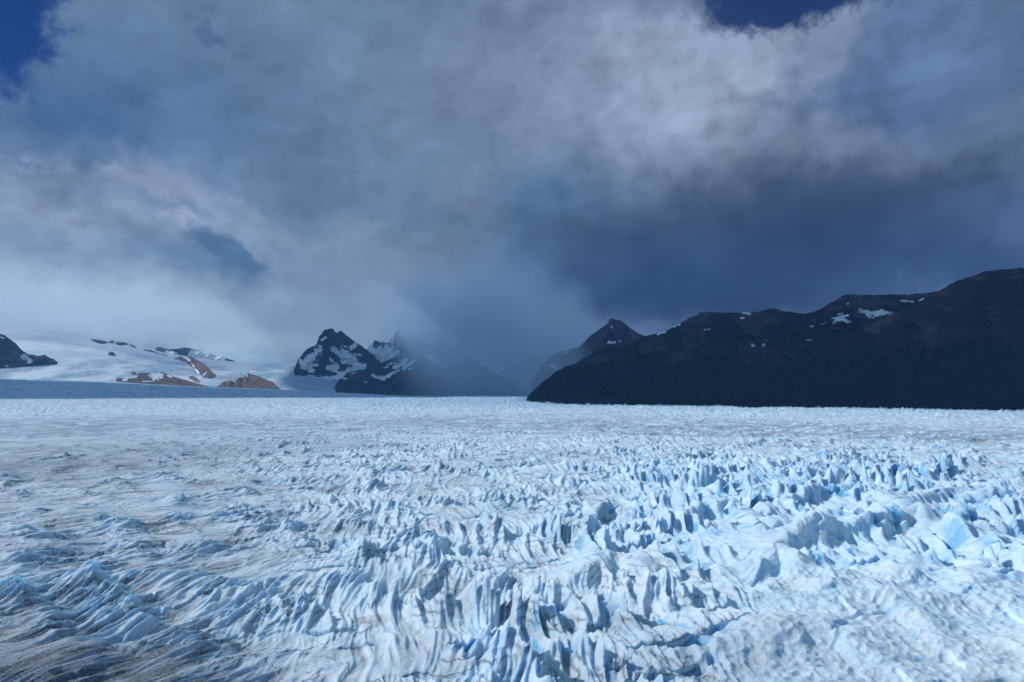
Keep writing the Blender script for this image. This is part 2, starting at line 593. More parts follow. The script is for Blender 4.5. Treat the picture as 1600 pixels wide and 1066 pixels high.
    # ---- steepness, for the blue of exposed compact ice
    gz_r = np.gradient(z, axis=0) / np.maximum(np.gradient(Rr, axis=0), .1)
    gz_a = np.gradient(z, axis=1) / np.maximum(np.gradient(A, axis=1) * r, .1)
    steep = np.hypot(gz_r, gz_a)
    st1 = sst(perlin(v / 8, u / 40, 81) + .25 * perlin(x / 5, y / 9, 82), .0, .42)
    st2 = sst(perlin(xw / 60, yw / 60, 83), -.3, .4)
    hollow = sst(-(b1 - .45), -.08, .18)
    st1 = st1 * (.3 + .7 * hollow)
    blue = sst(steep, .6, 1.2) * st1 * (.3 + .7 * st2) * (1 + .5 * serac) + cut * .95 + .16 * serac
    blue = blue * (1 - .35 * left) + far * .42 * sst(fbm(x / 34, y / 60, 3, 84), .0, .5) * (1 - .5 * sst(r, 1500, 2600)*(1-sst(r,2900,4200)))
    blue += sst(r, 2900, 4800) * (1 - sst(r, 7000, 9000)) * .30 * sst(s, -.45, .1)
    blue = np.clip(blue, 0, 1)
    # ---- dirt: grey films in bands along the flow, and dark lines of old layers
    band = fbm(xw / 420, yw / 150, 3, 91)
    band2 = fbm(xw / 90, yw / 34, 3, 92)
    moraine = np.exp(-((lr - np.log(2250) + .10 * wob2 + .18 * s) / .20) ** 2)
    moraine2 = np.exp(-((lr - np.log(1500) + .20 * wob2 - .30 * (s + .5)) / .16) ** 2) * sst(-s, .1, .4)
    grey = .22 + .5 * sst(band, -.1, .45) * sst(band2, -.4, .3) + .22 * left + .75 * moraine * sst(band2, -.35, .25) + .4 * moraine2
    grey *= (1 - .7 * serac) * (1 - .55 * sst(r, 2900, 4200))
    corner = sst(-s - .22 + wob * .10, 0, .35) * sst(520 + 120 * wob - r, 0, 220)
    grey = np.clip(grey + corner * 1.0, 0, 1)
    def lines(uu, vv, wd, sd):
        n = perlin(uu, vv, sd) + .35 * perlin(uu * 2.1, vv * 2.1, sd + 1)
        gx = np.gradient(n, axis=1) / np.maximum(np.gradient(A, axis=1) * r, .1)
        gy = np.gradient(n, axis=0) / np.maximum(np.gradient(Rr, axis=0), .1)
        g = np.hypot(gx, gy) + .004
        return 1 - sst(np.abs(n) / g, wd * .4, wd)
    hz = z * .9
    wlin = np.maximum(.34, r * .0008)
    nl = np.sin((z * 1.0 - x * .16 + y * .05 + 5 * perlin(x / 40, y / 40, 94)) * 2 * np.pi / 7.0)
    gx = np.gradient(nl, axis=1) / np.maximum(np.gradient(A, axis=1) * r, .1)
    gy = np.gradient(nl, axis=0) / np.maximum(np.gradient(Rr, axis=0), .1)
    l1 = (1 - sst(np.abs(nl) / (np.hypot(gx, gy) + .004), wlin * .5, wlin * 1.2)) * (nl < 2) * sst(fbm(x / 38, y / 38, 3, 96), -.12, .12)
    l2 = lines((u2 + hz) / 60, (v2 - hz) / 17, wlin * 1.2, 98) * sst(fbm(x / 70, y / 40, 2, 99), -.1, .3)
    line = np.clip(l1 * .95 + l2 * (.45 + .3 * left), 0, 1) * (1 - sst(r, 1000, 2200)) * (1 - .75 * serac) * (1 - .75 * rightdome)
    low = sst(-h, .5, 5)
    dirt = corner * .95 * sst(fbm(u2 / 60, v2 / 12, 4, 101) + .45 * sst(-s - .45, 0, .25), -.35, .12) + left * .55 * sst(fbm(u3 / 90, v3 / 12, 4, 102), .10, .40) * (1 - sst(r, 900, 2600))
    dirt += low * sst(fbm(x / 30, y / 30, 3, 103), .05, .4) * .6 * near * (1 - serac * .6) + moraine2 * .5 * sst(fbm(x / 60, y / 25, 3, 104), .15, .4)
    dirt += moraine * .45 * sst(fbm(x / 50, y / 30, 3, 105), .1, .4)
    ybase = np.interp(800 + 1069 * np.clip(s, -1.3, 1.3), [818, 822, 850, 900, 1000, 1200, 1400, 1600, 2200], [0, 5950, 4910, 4560, 4410, 4040, 3750, 3350, 2900])
    q = (ybase - y)
    dirt += np.exp(-(np.maximum(q, 0) / (70 + 60 * wob)) ** 2) * (x / np.maximum(y, 1) > .026) * (.75 + fbm(x / 60, y / 30, 3, 106))
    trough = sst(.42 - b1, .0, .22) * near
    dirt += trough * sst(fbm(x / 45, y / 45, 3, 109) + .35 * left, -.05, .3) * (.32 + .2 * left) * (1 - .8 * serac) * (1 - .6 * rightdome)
    dirt += (1 - far) * (1 - sst(r, 700, 1100)) * .28 * sst(fbm(xw / 60, yw / 85, 4, 110), .25, .5) * (1 - .7 * serac)
    farleft = sst(y, 7500, 7900) * sst(-s, -.05, .15)
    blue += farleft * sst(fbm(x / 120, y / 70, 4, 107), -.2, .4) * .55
    grey += farleft * sst(fbm(x / 900, y / 60, 3, 108), -.1, .4) * .6
    dirt = np.clip(dirt, 0, .92)
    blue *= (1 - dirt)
    print('glacier verts', x.size)
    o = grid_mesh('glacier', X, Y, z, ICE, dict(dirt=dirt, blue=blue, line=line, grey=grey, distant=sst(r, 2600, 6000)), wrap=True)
    tag(o, 'vast field of white and blue seracs and crevasses filling the foreground', 'glacier', 'structure')


glacier()


# ------------------------------------------------------------------ mountains
def rock_material(name, low, high, strata, veg=None, veg_top=0.0, snowc=(.70, .76, .84), sc_=1.0, zb=0.0):
    m, B, b = material(name)
    geo = B.n('ShaderNodeNewGeometry')
    P = geo.outputs['Position']
    sp = B.n('ShaderNodeSeparateXYZ')
    m.node_tree.links.new(P, sp.inputs[0])
    Z = sp.outputs[2]
    gl = attr(B, 'gully')
    n1 = B.noise(P, .004 * sc_, 6, .62).outputs['Fac']
    n2 = B.noise(P, .03 * sc_, 6, .65).outputs['Fac']
    c = B.mix(B.mr(B.m('ADD', B.m('MULTIPLY', n1, .7), B.m('MULTIPLY', n2, .3)), .35, .65), low, high)
    ban = B.n('ShaderNodeTexWave', wave_type='BANDS', bands_direction='Z')
    B.put(ban.inputs['Vector'], B.v('MULTIPLY', P, (.25, .25, 1.0)))
    ban.inputs['Scale'].default_value = .012 * sc_
    ban.inputs['Distortion'].default_value = 6
    ban.inputs['Detail'].default_value = 5
    ban.inputs['Detail Scale'].default_value = 1.5
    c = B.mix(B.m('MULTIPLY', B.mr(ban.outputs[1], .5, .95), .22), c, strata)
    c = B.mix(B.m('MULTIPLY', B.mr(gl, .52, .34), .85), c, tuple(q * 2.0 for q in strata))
    if veg:
        zz = B.m('ADD', Z, B.m('MULTIPLY', B.m('SUBTRACT', n1, .5), veg_top * 1.1))
        vf = B.m('MULTIPLY', B.mr(zz, veg_top * 1.15, veg_top * .75), B.mr(B.m('ADD', n2, B.m('MULTIPLY', B.m('SUBTRACT', gl, .5), .2)), .08, .18))
        vc = B.mix(B.mr(B.noise(P, .011, 4, .6).outputs['Fac'], .4, .65), veg, tuple(q * 2.0 for q in veg))
        c = B.mix(vf, c, vc)
    s = attr(B, 'snow')
    sf = B.mr(B.m('ADD', s, B.m('MULTIPLY', B.m('SUBTRACT', n2, .5), .55)), .42, .58)
    c = B.mix(sf, c, snowc)
    B.put(b.inputs['Base Color'], c)
    b.inputs['Roughness'].default_value = .92
    b.inputs['Specular IOR Level'].default_value = 0
    bp = B.n('ShaderNodeBump')
    bp.inputs['Distance'].default_value = 40 / sc_
    bp.inputs['Strength'].default_value = .9
    B.put(bp.inputs['Height'], B.m('MULTIPLY', n2, B.mr(sf, 0, 1, 1.0, .25)))
    B.put(b.inputs['Normal'], bp.outputs[0])
    return m


def snow_att(px, py, caps, nx, ny, rough=.5):
    s = np.full(px.shape, 9.0)
    for (x0, y0, x1, y1, r) in caps:
        dx, dy = x1 - x0, y1 - y0
        l2 = max(dx * dx + dy * dy, 1e-6)
        t = np.clip(((px - x0) * dx + (py - y0) * dy) / l2, 0, 1)
        s = np.minimum(s, np.hypot(px - x0 - t * dx, py - y0 - t * dy) / r)
    n = fbm(nx, ny, 5, 131, .65)
    return np.clip(1.5 - s + n * rough * 3.0, 0, 1)


def slope(name, crest, base, mat, dc, zb=-25, back=900, ns=300, nt=90, prof=1.0, amp=60, lam=300, seed=0,
          caps=(), jag=2.0, base_y=None, jagl=9.0, extra=None, snow_fn=None, parent=None):
    """a ridge from its skyline (pixels), foot (pixels) and distances; front face, crest and back face"""
    cx = np.array([p[0] for p in crest], float); cy = np.array([p[1] for p in crest], float)
    px = np.linspace(cx[0], cx[-1], ns)
    py = np.interp(px, cx, cy)
    py = py + jag * fbm(px / jagl, px * 0 + seed, 5, 140 + seed, .6)
    dcx = np.array([p[0] for p in dc], float); dcy = np.array([p[1] for p in dc], float)
    Yc = np.interp(px, dcx, dcy)
    rx, ry, rz = ray(px, py)
    k = Yc / ry
    xc, zc = rx * k, H + rz * k
    if base_y is None:
        bx = np.array([p[0] for p in base], float); by = np.array([p[1] for p in base], float)
        pb = np.interp(px, bx, by)
        qx, qy, qz = ray(px, pb)
        kk = (0 - H) / qz
        Yb = qy * kk
        zbase = np.full(ns, float(zb))
    else:
        bx = np.array([p[0] for p in base_y], float); by = np.array([p[1] for p in base_y], float)
        Yb = np.interp(px, bx, by)
        bx = np.array([p[0] for p in base], float); by = np.array([p[1] for p in base], float)
        pb = np.interp(px, bx, by)
        qx, qy, qz = ray(px, pb)
        zbase = H + qz * Yb / qy + zb
    Yb = np.minimum(Yb, Yc - 5)
    rxn = rx / ry
    t = np.linspace(0, 1, nt)[:, None]
    Yf = Yb + (Yc - Yb) * t
    Zf = zbase + (zc - zbase) * t ** prof
    tb = np.linspace(0, 1, max(8, nt // 4))[1:, None]
    Yk = Yc + back * tb
    Zk = zc + (np.minimum(zbase, zc - 5) - zc) * tb ** 1.2
    Y = np.concatenate([Yf, Yk]); Z = np.concatenate([Zf, Zk])
    T = np.concatenate([np.repeat(t, ns, 1), np.repeat(1 - tb, ns, 1)])
    X = rxn * Y
    env = (4 * T * (1 - T)) ** .8 * np.clip((zc - zbase) / 120.0, 0.04, 1)
    wv = fbm(X / lam, Z / lam, 2, seed + 5) * .9
    g = ridged(X / lam + wv + seed * 3.1, Y / (lam * 2.6) + Z / (lam * 4) + wv * .4, 5, 150 + seed, .52, 1.2)
    g2 = fbm(X / (lam * .3), Z / (lam * .2), 4, 160 + seed, .55)
    Z = Z + amp * env * (g - .55) * .55
    Y = Y - amp * env * ((g - .5) * 1.5 + g2 * .35)
    X = X + amp * env * g2 * .4
    gul = g + .25 * g2
    if extra: X, Y, Z = extra(X, Y, Z, T)
    qx, qy = project(X, Y, Z)
    if snow_fn is not None:
        sn = snow_fn(qx, qy, X, Y, Z, T)
    elif caps:
        sn = snow_att(qx, qy, caps, qx / 7.0, qy / 5.0)
    else:
        sn = np.zeros_like(X)
    at = sn if isinstance(sn, dict) else dict(snow=np.clip(sn + (.5 - g) * .9 * (sn > 0), 0, 1), gully=gul)
    return grid_mesh(name, X, Y, Z, mat, at, parent=parent)


def build_mountains():
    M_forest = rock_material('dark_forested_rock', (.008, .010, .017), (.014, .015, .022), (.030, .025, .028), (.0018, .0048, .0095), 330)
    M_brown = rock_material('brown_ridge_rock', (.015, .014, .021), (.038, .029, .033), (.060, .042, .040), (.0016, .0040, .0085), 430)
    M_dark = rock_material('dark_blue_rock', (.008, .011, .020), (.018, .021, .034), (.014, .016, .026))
    M_purple = rock_material('purple_brown_rock', (.05, .045, .05), (.10, .085, .085), (.07, .06, .062))
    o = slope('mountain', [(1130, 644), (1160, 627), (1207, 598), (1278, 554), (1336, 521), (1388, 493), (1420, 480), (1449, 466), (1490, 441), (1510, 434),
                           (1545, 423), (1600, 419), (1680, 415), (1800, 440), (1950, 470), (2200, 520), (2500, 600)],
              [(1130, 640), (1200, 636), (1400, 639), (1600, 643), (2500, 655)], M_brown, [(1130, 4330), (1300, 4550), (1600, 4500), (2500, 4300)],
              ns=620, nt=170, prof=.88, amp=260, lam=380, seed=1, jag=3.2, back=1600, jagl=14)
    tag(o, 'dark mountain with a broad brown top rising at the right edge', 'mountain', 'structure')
    caps = [(1302, 503, 1318, 497, 3.2), (1300, 498, 1325, 493, 2), (1318, 500, 1328, 503, 2.4), (1290, 504, 1282, 507, 1), (1275, 510, 1266, 510, 1.2), (1308, 492, 1316, 490, 1.5),
            (1344, 485, 1362, 490, 2.4), (1355, 493, 1365, 497, 1.2), (1368, 491, 1380, 489, 3.8), (1386, 489, 1392, 490, 2), (1408, 470, 1426, 471, 1.5), (1436, 470, 1443, 467, 1.5),
            (1324, 475, 1326, 475, 1.2), (1260, 531, 1268, 532, 1.5), (1176, 538, 1177, 540, 2), (1192, 540, 1194, 538, 2), (1197, 532, 1198, 532, 1),
            (1160, 489, 1172, 490, 1.3), (1028, 522, 1040, 518, 1.5), (1052, 511, 1062, 507, 1.2), (1326, 519, 1328, 519, 1), (1300, 515, 1312, 513, .9), (1158, 497, 1162, 497, 1.2),
            (1100, 516, 1110, 514, .8)]
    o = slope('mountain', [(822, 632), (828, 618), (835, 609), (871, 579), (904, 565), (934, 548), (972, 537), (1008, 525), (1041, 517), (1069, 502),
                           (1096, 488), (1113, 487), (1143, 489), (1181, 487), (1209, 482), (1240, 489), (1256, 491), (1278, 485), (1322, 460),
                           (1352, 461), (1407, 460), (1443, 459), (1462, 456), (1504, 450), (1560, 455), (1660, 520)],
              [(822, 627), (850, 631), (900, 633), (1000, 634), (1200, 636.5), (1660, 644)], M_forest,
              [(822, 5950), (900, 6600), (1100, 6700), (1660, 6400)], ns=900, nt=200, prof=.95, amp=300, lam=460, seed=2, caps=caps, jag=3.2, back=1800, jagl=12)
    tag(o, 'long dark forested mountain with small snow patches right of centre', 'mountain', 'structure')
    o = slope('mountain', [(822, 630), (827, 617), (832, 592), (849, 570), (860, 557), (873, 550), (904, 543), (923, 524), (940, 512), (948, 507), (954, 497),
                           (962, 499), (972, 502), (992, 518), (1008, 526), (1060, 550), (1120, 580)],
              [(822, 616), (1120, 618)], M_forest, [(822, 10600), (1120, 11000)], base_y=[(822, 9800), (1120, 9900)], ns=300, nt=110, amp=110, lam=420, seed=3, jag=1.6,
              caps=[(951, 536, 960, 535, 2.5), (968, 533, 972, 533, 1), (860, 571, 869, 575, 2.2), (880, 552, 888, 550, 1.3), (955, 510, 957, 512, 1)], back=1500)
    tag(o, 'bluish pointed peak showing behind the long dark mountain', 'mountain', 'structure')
    capsA = [(500, 546, 480, 563, 5.5), (487, 560, 476, 570, 7), (472, 566, 488, 580, 4.5), (521, 545, 536, 554, 4), (536, 548, 560, 572, 7), (562, 574, 532, 590, 6),
             (548, 545, 557, 537, 3), (514, 575, 525, 572, 4), (503, 531, 509, 527, 1.6), (545, 560, 568, 575, 6), (528, 552, 538, 566, 3), (500, 553, 502, 550, 1.2),
             (478, 592, 560, 590, 3.5), (485, 588, 500, 593, 3), (488, 570, 496, 571, 2), (520, 578, 528, 582, 1.5), (556, 554, 563, 555, 1.5), (515, 560, 520, 566, 2)]
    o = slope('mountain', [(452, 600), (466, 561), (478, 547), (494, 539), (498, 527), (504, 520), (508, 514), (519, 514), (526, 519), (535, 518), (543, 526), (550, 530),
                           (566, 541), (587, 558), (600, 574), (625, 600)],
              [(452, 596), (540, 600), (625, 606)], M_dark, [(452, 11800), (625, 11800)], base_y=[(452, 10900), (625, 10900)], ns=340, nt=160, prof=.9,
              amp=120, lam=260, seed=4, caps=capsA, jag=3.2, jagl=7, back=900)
    tag(o, 'black rocky mountain streaked with snow, left of the rain', 'mountain', 'structure')
    capsB = [(592, 531, 612, 530, 4), (580, 548, 618, 553, 9), (590, 562, 612, 556, 8), (632, 522, 664, 527, 9), (655, 549, 655, 553, 3), (670, 534, 684, 529, 3), (640, 535, 641, 536, 2),
             (588, 570, 600, 566, 4)]
    o = slope('mountain', [(560, 600), (575, 542), (587, 532), (606, 535), (614, 527), (622, 515), (629, 522), (637, 520), (652, 523), (664, 522), (676, 527), (691, 521),
                           (703, 532), (712, 543), (720, 544), (729, 556), (738, 557), (750, 572), (760, 573), (775, 585), (806, 599), (835, 615)],
              [(560, 606), (835, 612)], M_dark, [(560, 12700), (835, 12000)], base_y=[(560, 11700), (835, 10900)], ns=320, nt=140, prof=.95,
              amp=110, lam=280, seed=5, caps=capsB, jag=3.0, jagl=7, back=900)
    tag(o, 'snowy jagged peak fading into the rain cloud behind the dark slope', 'mountain', 'structure')
    capsC = [(618, 573, 634, 564, 3.6), (630, 576, 648, 563, 2.2), (582, 586, 600, 592, 2.6), (600, 591, 622, 579, 2.6), (671, 556, 686, 568, 4.2), (690, 568, 698, 573, 2.4),
             (606, 570, 612, 568, 1.5), (534, 590, 542, 592, 1.2), (600, 575, 607, 573, 1.2), (639, 577, 646, 575, .9), (570, 597, 573, 598, .8), (548, 585, 556, 582, .8)]
    o = slope('mountain', [(518, 612), (528, 596), (541, 583), (562, 579), (587, 571), (619, 557), (640, 551), (665, 545), (695, 545), (720, 559), (760, 582), (800, 602), (830, 618)],
              [(518, 611), (541, 613), (700, 616), (830, 618)], M_dark, [(518, 10500), (830, 10500)], base_y=[(518, 9500), (830, 8900)], ns=420, nt=150,
              amp=100, lam=300, seed=6, caps=capsC, jag=2.0, back=700, zb=-40)
    tag(o, 'low dark mountain slope with snow streaks under the jagged peak', 'mountain', 'structure')
    o = slope('mountain', [(-420, 470), (-200, 490), (-60, 512), (0, 521), (6, 523), (14, 529), (23, 535), (32, 545), (43, 553), (58, 556), (69, 555), (83, 561), (95, 570)],
              [(-420, 585), (0, 577), (17, 573), (37, 569), (60, 561), (95, 568)], M_purple, [(-420, 9800), (95, 10500)], base_y=[(-420, 9300), (0, 9900), (95, 10400)],
              ns=420, nt=120, amp=90, lam=220, seed=7, caps=[(0, 526, 5, 528, 1.8), (38, 557, 48, 566, 4), (50, 566, 44, 560, 3), (10, 572, 12, 571, 1.5)], jag=2.0, jagl=7, back=800)
    tag(o, 'purple brown rocky mountain cut by the left edge of the picture', 'mountain', 'structure')
    # far snow covered hill behind the left icefield
    o = slope('mountain', [(205, 562), (228, 548), (240, 545), (250, 542), (262, 546), (275, 545), (290, 543), (305, 546), (318, 551), (345, 556), (370, 566)],
              [(205, 566), (370, 570)], M_dark, [(205, 16500), (370, 16500)], base_y=[(205, 16000), (370, 16000)], ns=160, nt=60, amp=70, lam=260, seed=8,
              caps=[(225, 550, 250, 558, 5), (262, 550, 275, 556, 3.5), (300, 552, 350, 560, 5), (240, 546, 244, 552, 2)], jag=1.6, back=700)
    tag(o, 'distant bluish snowy hill almost lost in the cloud above the icefield', 'hill', 'structure')


def field_material():
    m, B, b = material('icefield_snow')
    geo = B.n('ShaderNodeNewGeometry')
    P = geo.outputs['Position']
    n1 = B.noise(P, .004, 5, .6).outputs['Fac']
    n2 = B.noise(B.v('MULTIPLY', P, (1, .6, 2)), .012, 8, .75).outputs['Fac']
    cr = attr(B, 'crevassed'); st = attr(B, 'streak')
    c = B.mix(B.mr(n1, .35, .65), (.52, .62, .73), (.64, .70, .78))
    c = B.mix(B.m('MULTIPLY', cr, B.mr(n2, .35, .6, .25, 1)), c, (.20, .40, .60))
    c = B.mix(B.m('MULTIPLY', st, B.mr(n2, .25, .6, .5, 1)), c, (.36, .38, .44))
    B.put(b.inputs['Base Color'], c)
    b.inputs['Roughness'].default_value = .7
    b.inputs['Specular IOR Level'].default_value = .2
    bp = B.n('ShaderNodeBump')
    bp.inputs['Distance'].default_value = 55
    bp.inputs['Strength'].default_value = .9
    B.put(bp.inputs['Height'], B.m('MULTIPLY', n2, B.m('ADD', cr, .06)))
    B.put(b.inputs['Normal'], bp.outputs[0])
    return m


def field_dist(px, py):
    """distance at which the sight line through (px, py) meets the icefield"""
    I = lambda L: np.interp(px, [p[0] for p in L], [p[1] for p in L])
    y0, y1 = I(FY0), I(FY1)
    _, ry, rz = ray(px, I(FIELD_FOOT)); z0 = H + rz / ry * y0
    _, ry, rz = ray(px, I(FIELD_CREST)); z1 = H + rz / ry * y1
    _, ry, rz = ray(px, py)
    g = rz / ry
    # z0 + (z1-z0)*(Y-y0)/(y1-y0) = H + g*Y
    m = (z1 - z0) / (y1 - y0)
    return (z0 - m * y0 - H) / (g - m)


def build_icefield():
    FM = field_material()

    def sf(px, py, X, Y, Z, T):
        n = fbm(px / 60, py / 9, 4, 171)
        cr = sst(py + n * 16, 545, 580) * sst(fbm(px / 90 + py / 40, py / 16, 3, 172), -.35, .25)
        cr = np.maximum(cr, sst(px, 400, 470) * sst(py, 566, 576) * .9)
        cr = np.maximum(cr, np.exp(-((py - 552 - px * .02 + n * 6) / 5) ** 2) * .35)
        st = sst(perlin(px / 70 + py / 30, (py - px * .10) / 4.5, 173) + .5 * fbm(px / 20, py / 5, 3, 174), .12, .6) * sst(px, 60, 200) * sst(py, 560, 575)
        return dict(crevassed=np.clip(cr, 0, 1), streak=np.clip(st, 0, 1))

    def ex(X, Y, Z, T):
        e = np.clip(4 * T * (1 - T), 0, 1)
        px, py = project(X, Y, Z)
        rough = sst(py, 556, 580)
        Z = Z + e * (9 * fbm(X / 500, Y / 350, 3, 175) + rough * 7 * ridged(X / 70, Y / 120, 3, 176))
        return X, Y, Z
    o = slope('icefield', FIELD_CREST, FIELD_FOOT, FM, FY1, base_y=FY0, ns=900, nt=260, amp=4, lam=600, seed=9, jag=.25, jagl=40, back=1500, zb=-12, snow_fn=sf, extra=ex)
    tag(o, 'pale snow dome and blue icefall sloping down on the left', 'icefield', 'structure')

    def sf2(px, py, X, Y, Z, T):
        n = fbm(px / 14, py / 5, 3, 177)
        return dict(crevassed=np.clip(.5 + n, 0, 1), streak=np.clip(.3 + fbm(px / 9, py / 4, 3, 178), 0, 1))
    o = slope('icefield', [(755, 612), (775, 590), (790, 575), (810, 566), (830, 558), (850, 552), (880, 548), (910, 560)], [(755, 616), (910, 618)], FM,
              [(755, 14000), (910, 14000)], base_y=[(755, 11200), (910, 11200)], ns=160, nt=90, amp=50, lam=300, seed=10, jag=1.4, snow_fn=sf2, zb=-5)
    tag(o, 'faint steep snow slope closing the valley behind the rain', 'snow slope', 'structure')


def build_outcrops():
    M = rock_material('sunlit_brown_rock', (.085, .068, .058), (.19, .145, .115), (.12, .09, .075), sc_=4)
    M2 = rock_material('dark_nunatak_rock', (.05, .055, .075), (.09, .09, .11), (.06, .06, .08), sc_=4)
    items = [
        ([(272, 559.5), (283, 557), (299, 557.5), (309, 563), (319, 569), (328, 577), (334, 585), (333, 590)],
         [(272, 561), (285, 564), (300, 572), (306, 580), (315, 589), (325, 591), (333, 591)], M,
         [(287, 558.5, 297, 563, 1.6), (305, 578, 311, 586, 2.2), (300, 569, 303, 572, 1.4), (318, 586, 322, 582, 1)], 'slanting brown rock outcrop, highest of those on the left icefield'),
        ([(182, 591), (190, 590), (196, 592), (214, 590), (217, 583), (232, 583), (238, 584), (248, 583), (256, 582), (270, 588), (285, 593), (297, 596), (314, 601), (329, 605)],
         [(182, 595), (240, 599), (290, 603), (329, 606)], M,
         [(236, 588, 252, 587, 3.6), (240, 592, 246, 591, 3), (192, 593, 198, 593, 1.6), (262, 587, 268, 589, 1.2), (222, 596, 236, 596, .8)], 'long low brown rock outcrop with snow in its hollows'),
        ([(339, 605), (350, 596), (360, 595), (366, 597), (371, 591), (380, 590), (386, 582.5), (396, 585), (404, 588), (418, 594), (427, 597), (432, 602), (437, 607)],
         [(339, 606), (390, 608), (437, 609)], M, [(365, 593, 366, 596, 1.8), (386, 585, 387, 589, 1.0)], 'rounded brown rock outcrop beside the foot of the snow-streaked mountain'),
        ([(295, 588), (303, 587.5), (309, 592), (311, 596)], [(295, 590), (303, 594), (311, 597)], M, [], 'small dark rock between the two larger brown outcrops'),
        ([(205, 581), (210, 580.5), (213, 584)], [(205, 583), (209, 585), (213, 585)], M, [], 'tiny rock above the long low outcrop'),
        ([(143, 530), (150, 530.5), (158, 532), (168, 534)], [(143, 532), (152, 536), (160, 538), (168, 536)], M2, [], 'leftmost black rock on the crest of the snow dome'),
        ([(170, 534), (175, 531.5), (182, 534), (195, 535), (200, 537)], [(170, 536), (180, 538), (188, 541), (200, 539)], M2, [(178, 535.5, 180, 536, 1)], 'black rock in the middle of the snow dome crest'),
        ([(202, 537.5), (207, 539), (213, 543)], [(202, 539), (208, 543), (213, 544)], M2, [], 'rightmost black rock on the crest of the snow dome'),
        ([(169, 551.5), (173, 550), (178, 551), (180, 553)], [(169, 554), (175, 555.5), (180, 555)], M2, [], 'lone black rock below the crest of the snow dome'),
        ([(225, 546), (238, 548), (246, 551), (262, 556)], [(225, 547.5), (246, 552.6), (262, 557)], M2, [], 'thin dark line of rock right of the snow dome'),
    ]
    for i, (cr, ba, mat, caps, lab) in enumerate(items):
        pxs = np.linspace(cr[0][0], cr[-1][0], 9)
        b = np.interp(pxs, [p[0] for p in ba], [p[1] for p in ba])
        c = np.interp(pxs, [p[0] for p in cr], [p[1] for p in cr])
        yb = [(p, float(field_dist(p, q)) - 12) for p, q in zip(pxs, b)]
        # the rock stands steeper than the ice it pokes through
        yc = [(p, float(field_dist(p, q)) * .5 + .5 * y0[1] - 8) for p, q, y0 in zip(pxs, c, yb)]
        yc = [(p, max(q, y0[1] + 20)) for (p, q), y0 in zip(yc, yb)]
        wide = cr[-1][0] - cr[0][0]
        o = slope('rock_outcrop', cr, ba, mat, yc, base_y=yb, ns=int(60 + wide * 1.6), nt=60, amp=16 if wide > 30 else 5, lam=60 if wide > 30 else 25, seed=20 + i,
                  caps=caps, jag=1.2 if wide > 30 else .7, jagl=6, back=90, zb=-10)
        tag(o, lab, 'rock outcrop', None, 'rock outcrops on the left icefield')


build_mountains()
build_icefield()
build_outcrops()


# ------------------------------------------------------------------ added clouds, unseen above the frame, shaped to shade the far ground
def build_shade_clouds():
    m, B, b = material('shade_cloud_white')
    B.put(b.inputs['Base Color'], (.8, .82, .86))
    b.inputs['Roughness'].default_value = 1
    b.inputs['Specular IOR Level'].default_value = 0
    alt = 12500.0
    ox, oy = sv[0] / sv[2] * alt, sv[1] / sv[2] * alt

    def G(px, py, extra=0.0):
        x, y = ground_pt(px, py)
        k = 1 + extra / math.hypot(x, y)
        return x * k, y * k
    polys = [
        # right-hand mountains, from the foot of the slopes backwards
        ([G(826, 628.5, 60), G(1000, 634.5, 80), G(1200, 637, 80), G(1400, 640, 60), G(1600, 643.5, 60), (5200, 2700), (7800, 2600), (10500, 6000), (9500, 11500), (3000, 13300),
          (700, 12500), (150, 8000)], (4600, 6800), 'broad white cloud added out of view to shade the right-hand mountains'),
        # middle mountains behind the rain
        ([(-3350, 10550), (-2900, 9500), (-1200, 8450), (500, 8500), (1700, 8300), (2600, 9500), (2300, 14200), (-1500, 14200), (-3300, 13300)], (-1000, 11300), 'white cloud added out of view to shade the snowy middle mountains'),
        # the dark blue band behind the bright rim of ice, left
        ([(-9800, 6300), (-7600, 6200), (-5200, 6600), (-3000, 7400), (-900, 8000), (-500, 8600), (-900, 9600), (-3000, 9550), (-5200, 9250), (-7300, 9150), (-10500, 9100)], (-4700, 7750),
         'long thin white cloud added out of view to shade the left part of the ice'),
    ]
    for poly, c, lab in polys:
        pts = []
        n = len(poly)
        for i in range(n):
            a, b_ = np.array(poly[i]), np.array(poly[(i + 1) % n])
            L = max(2, int(np.linalg.norm(b_ - a) / 130))
            for k in range(L):
                pts.append(a + (b_ - a) * k / L)
        pts = np.array(pts)
        d = pts - np.array(c)
        nz = fbm(pts[:, 0] / 700, pts[:, 1] / 700, 4, 181) * 110
        ln = np.linalg.norm(d, axis=1)
        d = d * (1 + np.minimum(nz, 40) / ln)[:, None]
        K = np.concatenate([np.linspace(0.02, .85, 14), np.linspace(.88, 1, 8)])
        th = np.sqrt(np.clip(1 - K ** 4, 0, 1))
        up = []; dn = []
        for k, t in zip(K, th):
            q = np.array(c) + d * k
            bump = fbm(q[:, 0] / 600, q[:, 1] / 600, 4, 182)
            up.append((q[:, 0], q[:, 1], t * (330 + 260 * bump)))
            dn.append((q[:, 0], q[:, 1], -t * (90 + 90 * bump)))
        rows = up + dn[::-1][1:]
        X = np.array([r_[0] for r_ in rows]) + ox
        Y = np.array([r_[1] for r_ in rows]) + oy
        Z = np.array([r_[2] for r_ in rows]) + alt
        o = grid_mesh('cloud', X, Y, Z, m, wrap=True)  # unseen cloud mesh, added only to cast its shade
        tag(o, lab, 'cloud', 'structure')


build_shade_clouds()


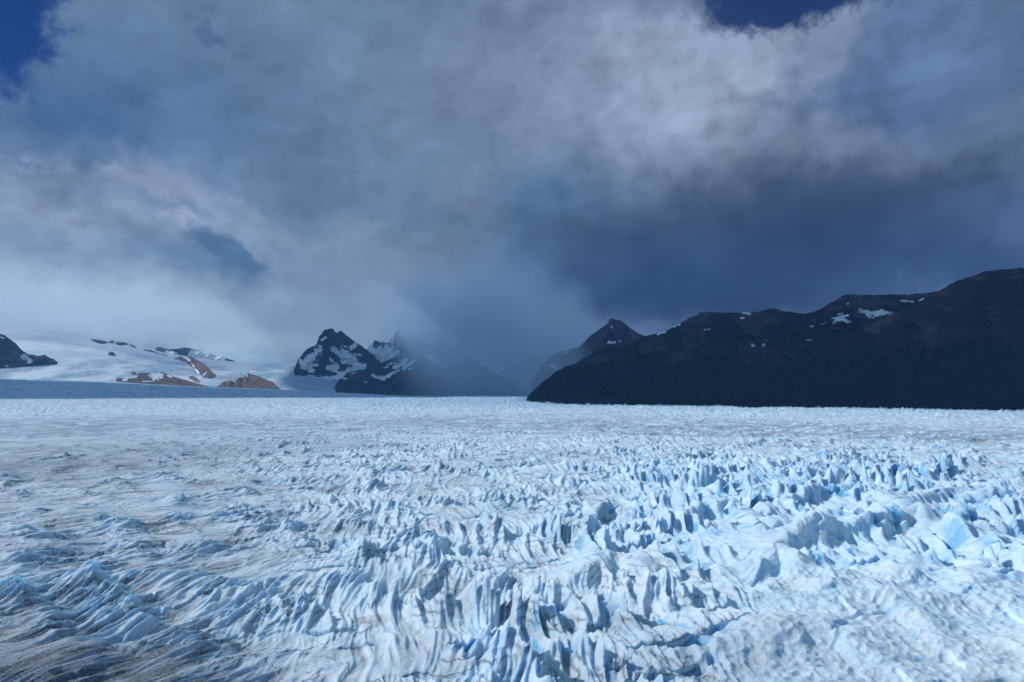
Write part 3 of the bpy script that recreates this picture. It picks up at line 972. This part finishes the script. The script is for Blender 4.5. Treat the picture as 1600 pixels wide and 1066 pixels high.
# ------------------------------------------------------------------ air
def volume_box(name, lo, hi, setup, label):
    x0, y0, z0 = lo; x1, y1, z1 = hi
    me = bpy.data.meshes.new(name)
    me.from_pydata([(x0, y0, z0), (x1, y0, z0), (x1, y1, z0), (x0, y1, z0), (x0, y0, z1), (x1, y0, z1), (x1, y1, z1), (x0, y1, z1)], [],
                   [(0, 3, 2, 1), (4, 5, 6, 7), (0, 1, 5, 4), (1, 2, 6, 5), (2, 3, 7, 6), (3, 0, 4, 7)])
    m = bpy.data.materials.new(name + '_air')
    m.use_nodes = True
    m.node_tree.nodes.clear()
    B = NB(m.node_tree)
    v = B.n('ShaderNodeVolumePrincipled')
    o = B.n('ShaderNodeOutputMaterial')
    m.node_tree.links.new(v.outputs[0], o.inputs['Volume'])
    setup(m, B, v)
    me.materials.append(m)
    ob = bpy.data.objects.new(name, me)
    sc.collection.objects.link(ob)
    tag(ob, label, name.replace('_', ' '), 'stuff')
    return ob


def build_air():
    def hz(m, B, v):
        v.inputs['Color'].default_value = (.22, .50, 1.0, 1)
        v.inputs['Density'].default_value = 1.3e-5
        v.inputs['Anisotropy'].default_value = 0.0
    def rain(m, B, v):
        geo = B.n('ShaderNodeNewGeometry')
        P = geo.outputs['Position']
        sp = B.n('ShaderNodeSeparateXYZ')
        m.node_tree.links.new(P, sp.inputs[0])
        X, Y, Z = sp.outputs
        # the shaft leans: its foot lies to the right of its head
        xx = B.m('ADD', X, B.m('MULTIPLY', Z, .5))
        n = B.noise(B.v('MULTIPLY', P, (1, 1, .35)), .0016, 3, .5).outputs['Fac']
        xx = B.m('ADD', xx, B.m('MULTIPLY', B.m('SUBTRACT', n, .5), 700))
        f = B.m('MULTIPLY', B.mr(xx, -1550, -450), B.mr(xx, 1500, 150))
        top = B.m('MULTIPLY', B.mr(Z, 150, 900, .6, 1.3), B.mr(B.m('ADD', Z, B.m('MULTIPLY', B.m('SUBTRACT', n, .5), 1400)), 2000, 600))
        v.inputs['Color'].default_value = (.76, .87, 1.0, 1)
        B.put(v.inputs['Density'], B.m('MULTIPLY', B.m('MULTIPLY', f, top), .0021))
    volume_box('rain_shaft', (-3200, 8500, -20), (2300, 9750, 3000), rain, 'grey blue curtain of rain hanging before the middle mountains')

    def mist(m, B, v):
        geo = B.n('ShaderNodeNewGeometry')
        P = geo.outputs['Position']
        sp = B.n('ShaderNodeSeparateXYZ')
        m.node_tree.links.new(P, sp.inputs[0])
        X, Y, Z = sp.outputs
        n = B.noise(P, .0011, 4, .55).outputs['Fac']
        zz = B.m('ADD', Z, B.m('MULTIPLY', B.m('SUBTRACT', n, .5), 1300))
        zz = B.m('SUBTRACT', zz, B.m('MULTIPLY', B.m('ABSOLUTE', B.m('ADD', X, 5200)), .02))
        f = B.m('MULTIPLY', B.m('MULTIPLY', B.mr(zz, 800, 1300), B.mr(zz, 2150, 1300)), B.mr(X, -1800, -7000))
        v.inputs['Color'].default_value = (.86, .93, 1.0, 1)
        B.put(v.inputs['Density'], B.m('MULTIPLY', f, .0007))
    volume_box('low_cloud', (-13500, 12300, 400), (-1500, 14200, 2600), mist, 'pale cloud veil resting on the top of the snow dome')
    volume_box('haze', (-19000, -15500, -140), (19000, 19500, 3050), hz, 'thin bluish air over the whole scene')


build_air()
